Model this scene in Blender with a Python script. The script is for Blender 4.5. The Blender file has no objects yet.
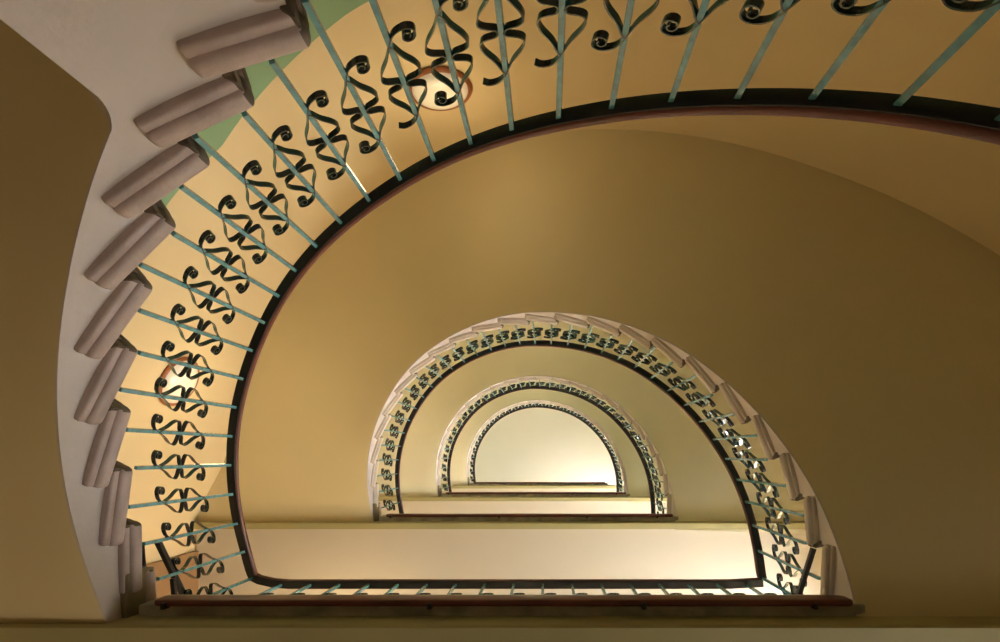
import bpy, bmesh, math
from mathutils import Vector
C = bpy.context.scene.collection
PI = math.pi
H = 3.77            # storey height
ZC = 0.93           # camera height over the ground floor
F = 560.0
LEVELS = 4

# ------------------------------------------------------------------ plan of the well
RAW = [(1.411,-.808),(1.428,-.640),(1.434,-.487),(1.428,-.334),(1.404,-.177),(1.365,-.031),(1.304,.124),(1.235,.273),
(1.146,.413),(1.035,.556),(.910,.685),(.787,.795),(.656,.883),(.514,.964),(.363,1.035),(.202,1.088),(.036,1.128),
(-.126,1.155),(-.286,1.173),(-.445,1.169),(-.605,1.148),(-.772,1.108),(-.935,1.055),(-1.090,.988),(-1.233,.906),
(-1.363,.811),(-1.485,.704),(-1.597,.568),(-1.700,.427),(-1.790,.281),(-1.860,.114),(-1.915,-.058),(-1.950,-.231),
(-1.965,-.430),(-1.956,-.630),(-1.934,-.806)]
P0 = (-.26, -.80)
def smooth(l):
    return [l[0]] + [tuple((a+2*b+c)/4 for a, b, c in zip(l[k-1], l[k], l[k+1])) for k in range(1, len(l)-1)] + [l[-1]]
SM = smooth(smooth(RAW))
POL = [(math.atan2(y-P0[1], x-P0[0]) if not (k > 30 and y < P0[1]) else PI+math.atan2(P0[1]-y, P0[0]-x), math.hypot(x-P0[0], y-P0[1])) for k, (x, y) in enumerate(SM)]
def polar(i):
    if i <= 0: a, b = POL[0], POL[1]; return (a[0]+(b[0]-a[0])*i, a[1])
    if i >= 35: a, b = POL[34], POL[35]; return (b[0]+(b[0]-a[0])*(i-35), b[1])
    k = min(int(i), 34); t = i-k
    g = lambda j: POL[max(0, min(35, j))]
    out = []
    for c in (0, 1):
        p0, p1, p2, p3 = g(k-1)[c], g(k)[c], g(k+1)[c], g(k+2)[c]
        out.append(.5*((2*p1)+(-p0+p2)*t+(2*p0-5*p1+4*p2-p3)*t*t+(-p0+3*p1-3*p2+p3)*t**3))
    return tuple(out)
OUT = [(-12,3.78),(0,3.76),(29,3.64),(54,3.49),(89,3.50),(125,3.54),(153.4,3.33),(168,3.42),(180,3.73),(192,3.73)]
def router(phi):
    d = math.degrees(phi)
    n = len(OUT)
    for k in range(n-1):
        if d <= OUT[k+1][0] or k == n-2:
            t = (d-OUT[k][0])/(OUT[k+1][0]-OUT[k][0])
            p = [OUT[max(0, min(n-1, j))][1] for j in (k-1, k, k+1, k+2)]
            t2 = max(0, min(1, t))
            return .5*((2*p[1])+(-p[0]+p[2])*t2+(2*p[0]-5*p[1]+4*p[2]-p[3])*t2*t2+(-p[0]+3*p[1]-3*p[2]+p[3])*t2**3)
def D(i):          # depth of the handrail's underside above the camera, flight 1
    t = max(-.03, min(1.03, i/35))
    return -.2118+4.86*t-.532*t*t-.452*t**3 + .1*max(0, 1-i/6)**2
def W(x, yup, d): return Vector((x, -yup, d+ZC))
def PT(i, off, d):                       # off metres outwards of the handrail's centre line
    ph, r = polar(i); r += off
    return W(P0[0]+r*math.cos(ph), P0[1]+r*math.sin(ph), d)
def PO(i, back, d):                      # back metres inwards of the outer wall
    ph, _ = polar(i); r = router(ph)-back
    return W(P0[0]+r*math.cos(ph), P0[1]+r*math.sin(ph), d)
RISE = [33.68,32.44,31.0,29.47,27.93,26.35,24.78,23.19,21.70,20.25]
RISE = sorted([20.25-(20.25-.35)/13*k for k in range(1, 14)]+RISE)      # 23 risers
RISE.append(35.15)
TB = .845       # handrail underside to tread underside at the nosing
TT = .77      # handrail underside to tread top
SO = 1.12      # handrail underside to soffit
FLOOR = 2.84   # top of landing 1 above camera

# ------------------------------------------------------------------ materials
def nodes(name):
    m = bpy.data.materials.new(name); m.use_nodes = True
    return m, m.node_tree, m.node_tree.nodes['Principled BSDF']
def mat(name, col, rough=.6, var=.06, scale=3, bump=0, bscale=40, metal=0, spec=.5, coat=0):
    m, nt, b = nodes(name)
    tc = nt.nodes.new('ShaderNodeTexCoord')
    n = nt.nodes.new('ShaderNodeTexNoise'); n.inputs['Scale'].default_value = scale; n.inputs['Detail'].default_value = 5
    r = nt.nodes.new('ShaderNodeValToRGB')
    r.color_ramp.elements[0].position = .3; r.color_ramp.elements[1].position = .7
    r.color_ramp.elements[0].color = tuple(max(0, c*(1-var)) for c in col)+(1,)
    r.color_ramp.elements[1].color = tuple(min(1, c*(1+var)) for c in col)+(1,)
    nt.links.new(tc.outputs['Object'], n.inputs['Vector']); nt.links.new(n.outputs['Fac'], r.inputs['Fac'])
    nt.links.new(r.outputs['Color'], b.inputs['Base Color'])
    b.inputs['Roughness'].default_value = rough; b.inputs['Metallic'].default_value = metal
    b.inputs['Specular IOR Level'].default_value = spec; b.inputs['Coat Weight'].default_value = coat
    if bump:
        n2 = nt.nodes.new('ShaderNodeTexNoise'); n2.inputs['Scale'].default_value = bscale; n2.inputs['Detail'].default_value = 6
        bp = nt.nodes.new('ShaderNodeBump'); bp.inputs['Strength'].default_value = bump; bp.inputs['Distance'].default_value = .01
        nt.links.new(tc.outputs['Object'], n2.inputs['Vector']); nt.links.new(n2.outputs['Fac'], bp.inputs['Height'])
        nt.links.new(bp.outputs['Normal'], b.inputs['Normal'])
    return m
M = {}
M['wall'] = mat('yellow_wall_paint', (.74,.58,.32), .6, .03, 1.2, .15, 25, spec=.3)
M['green'] = mat('green_dado_paint', (.22,.36,.20), .5, .04, 2, .15, 25)
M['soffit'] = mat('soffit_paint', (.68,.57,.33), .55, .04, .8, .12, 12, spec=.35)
M['pale_soffit'] = mat('pale_upper_soffit', (.74,.70,.52), .55, .04, .8, .12, 12, spec=.35)  # paler tone for the undersides of the two upper flights
M['pale_wall'] = mat('pale_upper_wall', (.80,.74,.56), .6, .03, 1.2, .15, 25, spec=.3)  # curved wall's upper part, paler than the yellow below
M['cream'] = mat('landing_ceiling_paint', (.60,.53,.42), .6, .03, 1, .1, 20)
M['string'] = mat('string_paint', (.62,.55,.51), .5, .06, 3, .25, 18)
M['stone'] = mat('step_stone', (.46,.36,.32), .5, .12, 7, .35, 30)
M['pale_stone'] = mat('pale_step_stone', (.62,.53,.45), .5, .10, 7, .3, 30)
M['shaded_stone'] = mat('shaded_step_stone', (.13,.10,.07), .7, .2, 9, .4, 30)  # shade on step fronts and risers, put into the colour
M['edge'] = mat('edge_stone', (.38,.35,.26), .7, .3, 9, .6, 25)
M['block'] = mat('end_block_stone', (.24,.19,.11), .6, .15, 9, .4, 25)
M['beam'] = mat('beam_paint', (.38,.33,.15), .6, .05, 2, .1, 20)
M['brown'] = mat('brown_left_wall', (.27,.15,.06), .6, .05, 2, .1, 20)  # left bay wall, a darker brown than the other walls
M['iron'] = mat('teal_painted_iron', (.09,.29,.33), .22, .25, 25, .4, 90, spec=.8, coat=.6)
M['scroll'] = mat('dark_green_painted_iron', (.010,.035,.030), .25, .2, 20, .2, 60, spec=.8, coat=.5)
M['black'] = mat('black_iron', (.012,.010,.010), .45, .2, 20, .2, 60)
M['wood'] = mat('mahogany', (.13,.028,.016), .5, .25, 6, .15, 40, coat=.1)
M['ring'] = mat('lamp_wood', (.30,.10,.03), .4, .2, 8)
M['ceiling'] = mat('ceiling_paint', (.84,.81,.70), .7, .02, 1)
M['floor'] = mat('terrazzo', (.42,.36,.28), .4, .15, 30)
def opal():
    m, nt, b = nodes('opal_glass')
    b.inputs['Base Color'].default_value = (.8,.74,.62,1); b.inputs['Roughness'].default_value = .25
    b.inputs['Emission Color'].default_value = (1,.82,.5,1); b.inputs['Emission Strength'].default_value = .12
    return m
M['opal'] = opal()
def glow(name, col, s):
    m, nt, b = nodes(name)
    b.inputs['Base Color'].default_value = (.8,.8,.8,1); b.inputs['Roughness'].default_value = .2
    b.inputs['Emission Color'].default_value = col+(1,); b.inputs['Emission Strength'].default_value = s
    return m

# ------------------------------------------------------------------ mesh helpers
def link(name, me, m, parent=None, smooth_ang=None):
    o = bpy.data.objects.new(name, me); C.objects.link(o)
    for k in (m if isinstance(m, list) else [m]): me.materials.append(k)
    if parent: o.parent = parent
    if smooth_ang:
        for p in me.polygons: p.use_smooth = True
        me.set_sharp_from_angle(angle=math.radians(smooth_ang))
    return o
def fin(bm, name, m, parent=None, sm=None, at=None):
    bmesh.ops.recalc_face_normals(bm, faces=bm.faces)
    if at is not None: bmesh.ops.translate(bm, verts=bm.verts, vec=-Vector(at))
    me = bpy.data.meshes.new(name); bm.to_mesh(me); bm.free()
    return link(name, me, m, parent, sm)
def empty(name, loc, label, cat, group=None):
    o = bpy.data.objects.new(name, None); C.objects.link(o); o.location = loc; o.empty_display_size = .2
    o['label'] = label; o['category'] = cat
    if group: o['group'] = group
    return o
def grid(bm, rows, close=False, mi=0):
    vs = [[bm.verts.new(p) for p in r] for r in rows]
    n = len(vs[0])
    for a, b in zip(vs, vs[1:]):
        for j in range(n if close else n-1):
            f = bm.faces.new((a[j], a[(j+1) % n], b[(j+1) % n], b[j])); f.material_index = mi
    return vs
def sweep(bm, pts, prof, ups=None, sides=None):
    """prof: (side, up) offsets; closed tube with caps"""
    rows = []
    for k, p in enumerate(pts):
        t = (pts[min(k+1, len(pts)-1)]-pts[max(k-1, 0)]).normalized()
        if sides: s = sides[k]
        else:
            s = Vector((t.y, -t.x, 0)); s = s.normalized() if s.length > 1e-6 else Vector((1, 0, 0))
        u = Vector((0, 0, 1)) if ups is None else ups[k]
        rows.append([p+s*a+u*b for a, b in prof])
    vs = grid(bm, rows, True)
    bm.faces.new(vs[0]); bm.faces.new(list(reversed(vs[-1])))
def rrect(w, h, r, n=3, z0=0):
    out = []
    for cx, cy, a0 in ((w/2-r, h-r, 0), (-w/2+r, h-r, 90), (-w/2+r, r, 180), (w/2-r, r, 270)):
        for k in range(n+1):
            a = math.radians(a0+90*k/n); out.append((cx+r*math.cos(a), z0+cy+r*math.sin(a)))
    return out
def box(bm, a, b, bev=0):
    x0, y0, z0 = (min(a[k], b[k]) for k in range(3)); x1, y1, z1 = (max(a[k], b[k]) for k in range(3))
    v = [bm.verts.new(p) for p in ((x0,y0,z0),(x1,y0,z0),(x1,y1,z0),(x0,y1,z0),(x0,y0,z1),(x1,y0,z1),(x1,y1,z1),(x0,y1,z1))]
    fs = [bm.faces.new([v[k] for k in q]) for q in ((3,2,1,0),(4,5,6,7),(0,1,5,4),(1,2,6,5),(2,3,7,6),(3,0,4,7))]
    if bev:
        es = list({e for f in fs for e in f.edges})
        bmesh.ops.bevel(bm, geom=es, offset=bev, segments=3, affect='EDGES', profile=.5)
def prism(bm, poly, z0, z1, bev=0, seg=3):
    """poly in world xy"""
    a = [bm.verts.new((p[0], p[1], z0)) for p in poly]; b = [bm.verts.new((p[0], p[1], z1)) for p in poly]
    n = len(poly); fs = [bm.faces.new(a[::-1]), bm.faces.new(b)]
    for k in range(n): fs.append(bm.faces.new((a[k], a[(k+1) % n], b[(k+1) % n], b[k])))
    if bev:
        es = list({e for f in fs for e in f.edges})
        bmesh.ops.bevel(bm, geom=es, offset=bev, segments=seg, affect='EDGES', profile=.5)

def copy_tree(o, parent=None):
    c = o.copy(); C.objects.link(c)
    if parent is not None: c.parent = parent
    for ch in o.children: copy_tree(ch, c)
    return c

# ------------------------------------------------------------------ a stair flight (level 0), origin at landing corner
def fi(a, b, n): return [a+(b-a)*k/n for k in range(n+1)]
def make_flight(label, group, SO=SO, TB=TB, TT=TT, lip=.032, sm='soffit', st_='stone'):
    root = empty('stair_flight', W(P0[0], P0[1], FLOOR-H), label, 'staircase', group)
    o = root.location.copy()
    bm = bmesh.new()                                   # soffit slab
    rows = []
    for i in fi(-.25, 35.25, 142):
        d = D(i)-SO; w = .045
        rows.append([PT(i, w, d), PT(i, w+.02, d-.004)] + [PT(i, w+.02, d).lerp(PO(i, .0, d), t) for t in (.1,.3,.5,.75,1)] + [PO(i, 0, d+.07), PT(i, w, d+.07)])
    vs = grid(bm, rows, True); bm.faces.new(vs[0]); bm.faces.new(vs[-1][::-1])
    fin(bm, 'soffit', M[sm], root, 40, o)
    bm = bmesh.new()                                   # stepped string: the side face towards the well
    n = len(RISE)-1
    for k in range(n):
        a, b = RISE[k]+.12, RISE[k+1]+.12
        if k == 0: a = -.25
        if k == n-1: b = 35.35
        top = D(RISE[k])-TB+.012
        rows = []
        for i in fi(a, b, 8):
            lo = min(D(i)-SO-.001, top-.01)
            rows.append([PT(i, .04, lo), PT(i, .04, top), PT(i, .10, top), PT(i, .10, lo)])
        vs = grid(bm, rows, True); bm.faces.new(vs[0]); bm.faces.new(vs[-1][::-1])
    fin(bm, 'side_string', M['string'], root, 30, o)
    for k in range(n):                                 # stone steps
        a, b = RISE[k], RISE[k+1]+(.50 if lip > .02 else .25)
        zt = D(a)-TT; zb = D(a)-TB
        if k == n-1: b = 35.6
        bm = bmesh.new()
        def poly(ia, ib, off, back=.01):
            q = [PT(ia, off, 0), PT(ib, off, 0)] + [PO(t, back, 0) for t in fi(ib, ia, 3)]
            return [(p.x, p.y) for p in q]
        b0 = RISE[k+1]+.06 if k < n-1 else 35.2
        ob = .075 if lip > .02 else .043
        def endpoly(ia, ib, off):
            return [(p.x, p.y) for p in (PT(ia, off, 0), PT(ib, off, 0), PT(ib, ob, 0), PT(ia, .075, 0))]
        prism(bm, poly(a, b0, .044), zt-.042+ZC, zt+ZC, .014, 2)
        prism(bm, endpoly(a, b, -.002), zb+ZC, zt+ZC, .024, 4)
        prism(bm, endpoly(a+.06, b-.03, .016 if lip > .02 else .022), zb-lip+ZC, zb+.03+ZC, .012 if lip > .02 else .008, 3)
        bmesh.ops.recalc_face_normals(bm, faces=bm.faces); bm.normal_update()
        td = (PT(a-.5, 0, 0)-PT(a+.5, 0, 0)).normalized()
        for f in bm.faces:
            if f.normal.dot(td) > .5: f.material_index = 1  # descending-side faces take the colour with the shade in it
        st = fin(bm, 'step', [M[st_], M['shaded_stone']], root, 35, o)
        # riser below the nosing
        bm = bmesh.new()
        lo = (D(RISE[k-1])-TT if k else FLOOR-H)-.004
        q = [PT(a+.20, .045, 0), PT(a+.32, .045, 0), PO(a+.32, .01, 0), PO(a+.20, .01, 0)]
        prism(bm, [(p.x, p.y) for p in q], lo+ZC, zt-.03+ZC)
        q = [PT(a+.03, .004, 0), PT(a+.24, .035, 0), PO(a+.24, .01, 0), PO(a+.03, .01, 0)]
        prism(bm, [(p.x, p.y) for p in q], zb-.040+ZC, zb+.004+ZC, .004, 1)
        fin(bm, 'riser', M['shaded_stone'], st, None, o)
    return root

# ------------------------------------------------------------------ ironwork
def strip_mesh(path, t=.0035, w=.015):
    """flat iron strip bent in the (s, z) plane; w = width across the plane"""
    bm = bmesh.new(); rows = []
    for k, p in enumerate(path):
        q0 = path[max(k-1, 0)]; q1 = path[min(k+1, len(path)-1)]
        dx, dz = q1[0]-q0[0], q1[1]-q0[1]; l = math.hypot(dx, dz) or 1
        nx, nz = -dz/l*t/2, dx/l*t/2
        rows.append([Vector((p[0]+nx, -w/2, p[1]+nz)), Vector((p[0]+nx, w/2, p[1]+nz)), Vector((p[0]-nx, w/2, p[1]-nz)), Vector((p[0]-nx, -w/2, p[1]-nz))])
    vs = grid(bm, rows, True); bm.faces.new(vs[0]); bm.faces.new(vs[-1][::-1])
    bmesh.ops.recalc_face_normals(bm, faces=bm.faces)
    return bm
def crom(pts, n=6):
    out = []
    for k in range(len(pts)-1):
        p = [pts[max(0, min(len(pts)-1, j))] for j in (k-1, k, k+1, k+2)]
        for q in range(n):
            t = q/n
            out.append(tuple(.5*((2*p[1][c])+(-p[0][c]+p[2][c])*t+(2*p[0][c]-5*p[1][c]+4*p[2][c]-p[3][c])*t*t+(-p[0][c]+3*p[1][c]-3*p[2][c]+p[3][c])*t**3) for c in (0, 1)))
    out.append(pts[-1]); return out
def half(curl=True):
    """one strip: from the pinch at the centre up one lobe, over the joint and out to the curl"""
    a = [(.008,0),(.016,.012),(.051,.022),(.064,.040),(.053,.072),(.026,.110),(.009,.146)]
    b = [(-.003,.172),(-.022,.197),(-.054,.207)]
    if curl:
        cx, cz = -.060, .180
        for k in range(1, 15):
            an = math.radians(95+k*36); r = .0265-.00145*k
            b.append((cx+r*math.cos(an), cz+r*math.sin(an)))
    else: b += [(-.075,.196)]
    return a, b
def scroll_meshes():
    out = {}
    for key, (cu, cd) in {'both': (1, 1), 'stub': (0, 1)}.items():
        a, b = half(bool(cu)); a2, b2 = half(bool(cd))
        up = [(-x, z) for x, z in a+b]; dn = [(x, -z) for x, z in a2+b2]
        lobeU = crom(a+[(-.001,.160)], 4); lobeD = crom([(-x, -z) for x, z in a]+[(.001,-.160)], 4)
        m = []
        for pth in (crom(up, 4), crom(dn, 4), lobeU, lobeD):
            b_ = strip_mesh(pth, .004, .020); me = bpy.data.meshes.new('scroll_strip'); b_.to_mesh(me); b_.free()
            m.append(me)
        out[key] = m
    return out
def join_meshes(name, mes, shear):
    bm = bmesh.new()
    for me in mes: bm.from_mesh(me)
    for v in bm.verts: v.co.z += v.co.x*shear
    me = bpy.data.meshes.new(name); bm.to_mesh(me); bm.free(); me.materials.append(M['scroll'])
    for p in me.polygons: p.use_smooth = True
    me.set_sharp_from_angle(angle=math.radians(40))
    return me
SM_ = scroll_meshes()
rod_cache = {}
def rod_mesh(h):
    key = round(h, 2)
    if key not in rod_cache:
        bm = bmesh.new(); w = .0085
        box(bm, (-w, -w, -h), (w, w, .004), .0015)
        bmesh.ops.recalc_face_normals(bm, faces=bm.faces)
        me = bpy.data.meshes.new('baluster'); bm.to_mesh(me); bm.free(); me.materials.append(M['iron']); rod_cache[key] = me
    return rod_cache[key]
scr_cache = {}
def scr_mesh(kind, shear):
    key = (kind, round(shear, 1))
    if key not in scr_cache:
        ms = SM_[kind]
        scr_cache[key] = (join_meshes('scroll', [ms[0], ms[3]], key[1]), join_meshes('scroll', [ms[1], ms[2]], key[1]))
    return scr_cache[key]
def baluster(root, p, rz, h, shear, kind='both', drop=.455):
    b = bpy.data.objects.new('baluster', rod_mesh(h)); C.objects.link(b); b.parent = root
    b.location = p-root.location; b.rotation_euler.z = rz
    for me in scr_mesh(kind, shear):
        s = bpy.data.objects.new('scroll', me); C.objects.link(s); s.parent = b; s.location = (0, 0, -drop)
    return b
RAILP = rrect(.062, .042, .014, 3, .006)
BARP = rrect(.050, .008, .002, 1, 0)
CORNER = 3.658
def make_rail(label, group):
    root = empty('stair_railing', W(P0[0], P0[1], FLOOR-H), label, 'railing', group); o = root.location.copy()
    idx = fi(0, 35, 175)
    pts = [PT(i, 0, D(i)) for i in idx]
    bm = bmesh.new(); sweep(bm, pts, RAILP); fin(bm, 'handrail', M['wood'], root, 40, o)
    bm = bmesh.new(); sweep(bm, pts, BARP); fin(bm, 'iron_flat_bar', M['black'], root, 40, o)
    for i in range(0, 36):
        p = PT(i, 0, D(i)); t = (PT(i+.2, 0, D(i+.2))-PT(i-.2, 0, D(i-.2)))
        rz = math.atan2(t.y, t.x); shear = t.z/math.hypot(t.x, t.y)
        k = max([j for j in range(len(RISE)) if RISE[j] <= i+.02] or [0])
        base = D(RISE[k])-TT if i >= RISE[0] else FLOOR-H
        if i > 34.5: base = FLOOR
        baluster(root, p, rz, D(i)-base, shear*.45, 'stub' if i in (16, 17, 19) else 'both')
    return root
LRX = [(281+29.1*k-547.5)*3.66/F for k in range(17)]
LY = -.850
def make_landing_rail(label, group):
    root = empty('landing_railing', W(P0[0], LY, FLOOR), label, 'railing', group); o = root.location.copy()
    pts = [W(-1.934,-.800,CORNER), W(-1.89,-.822,CORNER), W(-1.80,LY+.008,CORNER), W(-1.70,LY,CORNER)] + [W(x, LY, CORNER) for x in (-1.2,-.6,0,.6,1.2)] + [W(1.411,-.838,CORNER)]
    bm = bmesh.new(); sweep(bm, pts, RAILP); fin(bm, 'handrail', M['wood'], root, 40, o)
    bm = bmesh.new(); sweep(bm, pts, BARP); fin(bm, 'iron_flat_bar', M['black'], root, 40, o)
    for x in LRX:
        baluster(root, W(x, LY, CORNER), 0, CORNER-FLOOR, 0)
    return root
def make_landing(label, group):
    root = empty('stair_landing', W(P0[0], -1.6, FLOOR), label, 'landing', group); o = root.location.copy()
    xl, xr = P0[0]-3.725, P0[0]+3.755
    bm = bmesh.new(); box(bm, W(xl, -.765, FLOOR), W(xr, -2.995, FLOOR-.255)); fin(bm, 'slab', M['cream'], root, None, o)
    bm = bmesh.new()
    sec = [(-.77,FLOOR-.10),(-.76,FLOOR-.19),(-.755,FLOOR-.35),(-.765,FLOOR-.365),(-.828,FLOOR-.365),(-.835,FLOOR-.24)]
    rows = [[W(x, y, d) for y, d in sec] for x in fi(xl, xr, 10)]
    vs = grid(bm, rows, True); bm.faces.new(vs[0]); bm.faces.new(vs[-1][::-1]); fin(bm, 'edge_beam', M['beam'], root, 30, o)
    bm = bmesh.new(); box(bm, W(-1.93, -.707, FLOOR), W(1.50, -.80, FLOOR-.20), .006); fin(bm, 'stone_edging', M['edge'], root, 30, o)
    bm = bmesh.new(); sec = rrect(.032, .10, .010, 3, 0)
    pts = [W(x, -.715, FLOOR-.225) for x in (-1.85, 1.44)]
    bm = bmesh.new()
    rows = []
    for x, s in ((-1.85,.4),(-1.84,.85),(-1.82,1),(1.41,1),(1.43,.85),(1.44,.4)):
        rows.append([W(x, -.694+a*s, FLOOR-.175+(b-.05)*s) for a, b in sec])
    vs = grid(bm, rows, True); bm.faces.new(vs[0]); bm.faces.new(vs[-1][::-1]); fin(bm, 'wooden_edge_board', M['wood'], root, 40, o)
    bm = bmesh.new(); box(bm, W(-1.957, -.555, FLOOR-.04), W(-2.12, -.80, FLOOR-.235), .012); fin(bm, 'end_block', M['block'], root, 30, o)
    for x in (-1.79, -.55, .45, 1.25):
        bm = bmesh.new(); box(bm, W(x-.010, -.69, FLOOR-.19), W(x+.010, -.72, FLOOR-.24), .003); fin(bm, 'bracket', M['black'], root, None, o)
    return root
def stack(proto, labels, n=LEVELS):
    outs = [proto]
    for k in range(1, n): outs.append(copy_tree(proto))
    for k, o in enumerate(outs):
        o.location.z += H*k; o['label'] = labels[k]
    return outs
G_ = 'curved stone flights around the stairwell'
f1 = make_flight('x', G_)
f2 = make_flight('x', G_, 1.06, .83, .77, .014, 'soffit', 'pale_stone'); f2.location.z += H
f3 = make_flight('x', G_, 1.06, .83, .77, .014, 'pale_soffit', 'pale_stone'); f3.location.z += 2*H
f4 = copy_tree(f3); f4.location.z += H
for o_, l_ in zip((f1, f2, f3, f4), [
 'lowest and nearest curved flight, mauve stone steps jutting down the left side',
 'second curved flight up, broad gold underside filling the right of the picture',
 'third curved flight up, small pale arch of steps within the second ring',
 'topmost curved flight, thin innermost arch right below the bright ceiling']): o_['label'] = l_
stack(make_rail('x', 'scrolled iron railings along the curved flights'), [
 'largest curved teal iron railing with scrolls sweeping from top right to lower left',
 'second curved railing, pale teal bars on the middle-sized ring with blocky steps',
 'third curved railing, fine pale bars around the second smallest half ring',
 'topmost curved railing, thin dark line around the bright innermost half circle'])
stack(make_landing('x', 'straight landings at the flat side of the well'), [
 'nearest landing with long red wooden edge board across the bottom of the picture',
 'second landing up, red edge board under the middle-sized half ring of railing',
 'third landing up, short dark edge line below the two smallest half rings',
 'topmost landing, thin grey edge line closing the bright innermost half circle'])
lrs = stack(make_landing_rail('x', 'straight railings along the landings'), [
 'straight railing on the nearest landing, teal bars peeking over the long red board',
 'straight railing on the second landing, mostly hidden behind its red edge board',
 'straight railing on the third landing, hidden behind its short dark edge',
 'straight railing on the topmost landing below the bright ceiling'])

def bar(a, b, w=.012):                    # raking stays of the nearest landing railing
    bm = bmesh.new(); t = (b-a).normalized(); s = t.cross(Vector((.01,.02,1))).normalized(); u = s.cross(t)
    sweep(bm, [a, b], [(-w,-w),(w,-w),(w,w),(-w,w)], ups=[u,u], sides=[s,s])
    return fin(bm, 'stay_bar', M['black'], lrs[0], None, lrs[0].location.copy())
bar(W(-1.968,-.44,FLOOR-.01), W(-1.95,-.80,FLOOR+.19))
bar(W(1.425,-.50,FLOOR+.16), W(1.33,-.80,FLOOR+.16))
bar(W(-2.06,-.46,FLOOR-.0), W(-2.05,-.60,FLOOR-.0), .010); bar(W(-1.94,-.64,FLOOR+.06), W(-1.93,-.76,FLOOR+.06), .010)

# ------------------------------------------------------------------ the setting
def struct(o): o['kind'] = 'structure'; return o
TOP = 17.0
# curved outer wall with the green dado following each flight
bm = bmesh.new()
def dado(i):
    K = [(0,1.64),(21,1.66),(25,1.82),(27,1.66),(30,1.30),(40,1.2)]
    for (a, u), (b, v) in zip(K, K[1:]):
        if i <= b: return u+(v-u)*max(0, i-a)/(b-a)
    return 1.2
rows = []
IS = fi(-3.2, 35.85, 164)
def clampi(i): return max(0, min(35, i))
for i in IS:
    ds = [FLOOR-H-.02]
    for L in range(LEVELS):
        t = D(clampi(i))-TT+L*H
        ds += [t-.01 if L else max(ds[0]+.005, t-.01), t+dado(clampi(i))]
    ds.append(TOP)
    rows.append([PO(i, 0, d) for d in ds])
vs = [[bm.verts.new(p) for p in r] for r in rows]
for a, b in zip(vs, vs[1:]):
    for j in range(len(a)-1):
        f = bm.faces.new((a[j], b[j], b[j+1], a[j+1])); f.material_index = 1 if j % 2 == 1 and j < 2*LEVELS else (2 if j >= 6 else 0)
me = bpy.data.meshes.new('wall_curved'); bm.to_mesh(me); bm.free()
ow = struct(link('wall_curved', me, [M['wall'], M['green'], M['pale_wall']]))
for p in me.polygons: p.use_smooth = True
sd = ow.modifiers.new('thickness', 'SOLIDIFY'); sd.thickness = .25; sd.offset = -1
# landing bay walls
xl, xr, yb = P0[0]-3.73, P0[0]+3.76, -3.0
def wallbox(name, a, b, m='wall'):
    bm = bmesh.new(); box(bm, a, b); return struct(fin(bm, name, M[m]))
Z0, Z1 = FLOOR-H-.02, TOP
wallbox('wall_left', W(xl-.25, -1.09, Z0), W(xl+.03, yb-.25, Z1), 'brown')
wallbox('floor', W(-5, 4, Z0-.2), W(5, yb-.3, Z0+.02), 'floor')
wallbox('ceiling', W(-5, 4, TOP), W(5, yb-.3, TOP+.2), 'ceiling')
wallbox('wall_rear', W(xl, yb, Z0), W(xr+.25, yb-.25, Z1))
WS = [15, 60, 92, 125, 125]
# right-hand wall of the landing bays, one window opening per storey
bm = bmesh.new()
wy0, wy1 = -1.15, -2.75
box(bm, W(xr, -.9, Z0), W(xr+.25, wy0, Z1)); box(bm, W(xr, wy1, Z0), W(xr+.25, yb, Z1))
wins = [(FLOOR-H+.8+H*k, FLOOR-H+2.7+H*k) for k in range(5)]
prev = Z0
for a, b in wins:
    box(bm, W(xr, wy0, prev), W(xr+.25, wy1, min(a, Z1))); prev = min(b, Z1)
box(bm, W(xr, wy0, prev), W(xr+.25, wy1, Z1))
struct(fin(bm, 'wall_right', M['wall']))
for k, (a, b) in enumerate(wins):
    b = min(b, TOP)
    bm = bmesh.new()
    for y0, y1 in ((wy0, wy0-.06), (-1.92, -1.98), (wy1+.06, wy1)): box(bm, W(xr+.08, y0, a), W(xr+.14, y1, b))
    for z0, z1 in ((a, a+.06), (a+1.4, a+1.45), (b-.06, b)): box(bm, W(xr+.09, wy0, z0), W(xr+.13, wy1, z1))
    o = struct(fin(bm, 'window_%d' % (k+1), M['ceiling']))
    bm = bmesh.new(); box(bm, W(xr+.105, wy0, a), W(xr+.115, wy1, b))
    fin(bm, 'frosted_pane', glow('daylit_frosted_glass_%d' % k, (.95,.97,1), WS[k]), o)
# spandrel wall closing the lowest flight down to the floor
bm = bmesh.new(); rows = []
E_ = 23.7
for i in fi(-.25, E_, 100):
    d = D(i)-SO+.10
    rows.append([PT(i, .0401, Z0+.03), PT(i, .0401, max(d, Z0+.05)), PT(i, .28, max(d, Z0+.05)), PT(i, .28, Z0+.03)])
for k in range(1, 9):
    a = k/8*PI/2; i = E_+.40*(1-math.cos(a)); 
    lo = D(i)-SO-.09*(1-math.sin(a))
    rows.append([PT(i, .0401, lo), PT(i, .0401, D(i)-SO+.02), PT(i, .28, D(i)-SO+.02), PT(i, .28, lo)])
vs = grid(bm, rows, True); bm.faces.new(vs[0]); bm.faces.new(vs[-1][::-1])
struct(fin(bm, 'wall_spandrel', M['string'], None, 40))

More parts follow.
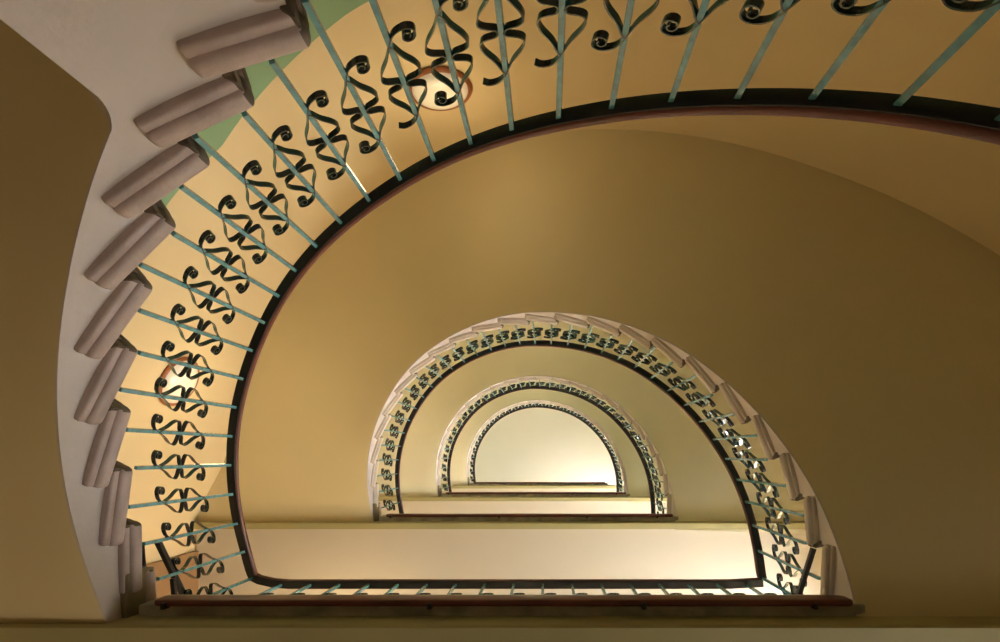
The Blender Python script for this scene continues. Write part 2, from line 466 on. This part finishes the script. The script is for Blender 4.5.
# ------------------------------------------------------------------ wall lamps
def make_lamp(label):
    root = empty('wall_lamp', (0,0,0), label, 'lamp', 'round wall lamps with wooden rims')
    def lathe(prof, name, m):
        bm = bmesh.new(); rows = []
        for k in range(40):
            a = 2*PI*k/40; rows.append([Vector((r*math.cos(a), -y, r*math.sin(a))) for r, y in prof])
        rows.append(rows[0]); grid(bm, rows); bmesh.ops.remove_doubles(bm, verts=bm.verts, dist=1e-5)
        fin(bm, name, m, root, 50)
    lathe([(.0001,0),(.21,0),(.215,.012),(.205,.026),(.192,.03),(.185,.02),(.0001,.02)], 'wooden_rim', M['ring'])
    lathe([(.186,.015),(.18,.03),(.15,.05),(.10,.064),(.05,.070),(.0001,.072)], 'opal_glass_shade', M['opal'])
    return root
def place_lamp(o, px, py, d):
    # direction in plan from the camera, meets the outer wall
    ang = math.atan2(454.9-py, px-547.5); best = None
    for k in range(3500):
        i = k/100; p = PO(i, 0, 0); e = abs(math.atan2(-p.y, p.x)-ang)
        if best is None or e < best[0]: best = (e, i)
    i = best[1]; p = PO(i, .002, d); t = PO(i+.3, 0, 0)-PO(i-.3, 0, 0)
    o.location = p; c = W(P0[0], P0[1], d)-p
    n = Vector((t.y, -t.x, 0)).normalized()
    if n.dot(c) < 0: n = -n
    o.rotation_euler.z = math.atan2(n.x, -n.y)
    return p.xy.length*F/math.hypot(px-547.5, py-454.9)
l1 = make_lamp('round white wall lamp behind the scrolls at the top of the largest railing')
l1.scale = (1.1, 1.1, 1.1)
l2 = copy_tree(l1); l2['label'] = 'round white wall lamp behind the scrolls at the left of the largest railing'
for l, px, py in ((l1, 440, 88), (l2, 178, 381)):
    d = place_lamp(l, px, py, 4); place_lamp(l, px, py, d)

# ------------------------------------------------------------------ light
def area(name, loc, rot, size, size_y, power, col):
    l = bpy.data.lights.new(name, 'AREA'); l.shape = 'RECTANGLE'; l.size = size; l.size_y = size_y; l.energy = power; l.color = col
    o = bpy.data.objects.new(name, l); C.objects.link(o); o.location = loc; o.rotation_euler = rot; return o
def point(loc, power, col, r=.1):
    l = bpy.data.lights.new('warm_point_light', 'POINT'); l.energy = power; l.color = col; l.shadow_soft_size = r
    o = bpy.data.objects.new('warm_point_light', l); C.objects.link(o); o.location = loc; return o
WARM = (1, .78, .48)
def ahead(l):
    c = Vector((P0[0], -P0[1], l.location.z))-l.location
    return l.location+c.normalized()*.45
LP = [ahead(l1), ahead(l2)]
for k in range(4):
    for p in LP: point(p+Vector((0, 0, H*k)), 5, WARM, .12)  # wall lamps on the lowest storey; upper repeats added without fixtures
    point(W(-2.2, -2.3, FLOOR+3.0+H*k), 38, WARM, .1)  # unseen warm light added in every landing bay, no fixture
point(W(-2.6, -1.9, .9), 14, WARM, .2)  # added warm fill on the ground floor, no lamp there
w = bpy.data.worlds.new('world'); bpy.context.scene.world = w; w.use_nodes = True
w.node_tree.nodes['Background'].inputs[0].default_value = (.8,.9,1,1); w.node_tree.nodes['Background'].inputs[1].default_value = .5

# ------------------------------------------------------------------ camera
cam = bpy.data.cameras.new('camera'); co = bpy.data.objects.new('camera', cam); C.objects.link(co)
co.location = (0, 0, ZC); co.rotation_euler = (PI, 0, 0)
cam.sensor_width = 36; cam.lens = F/1000*36; cam.shift_x = -.0475; cam.shift_y = .1339; cam.clip_start = .02
sc = bpy.context.scene; sc.camera = co
sc.view_settings.view_transform = 'Standard'; sc.view_settings.look = 'None'; sc.view_settings.exposure = .08; sc.view_settings.gamma = 1
sc.view_settings.use_curve_mapping = False
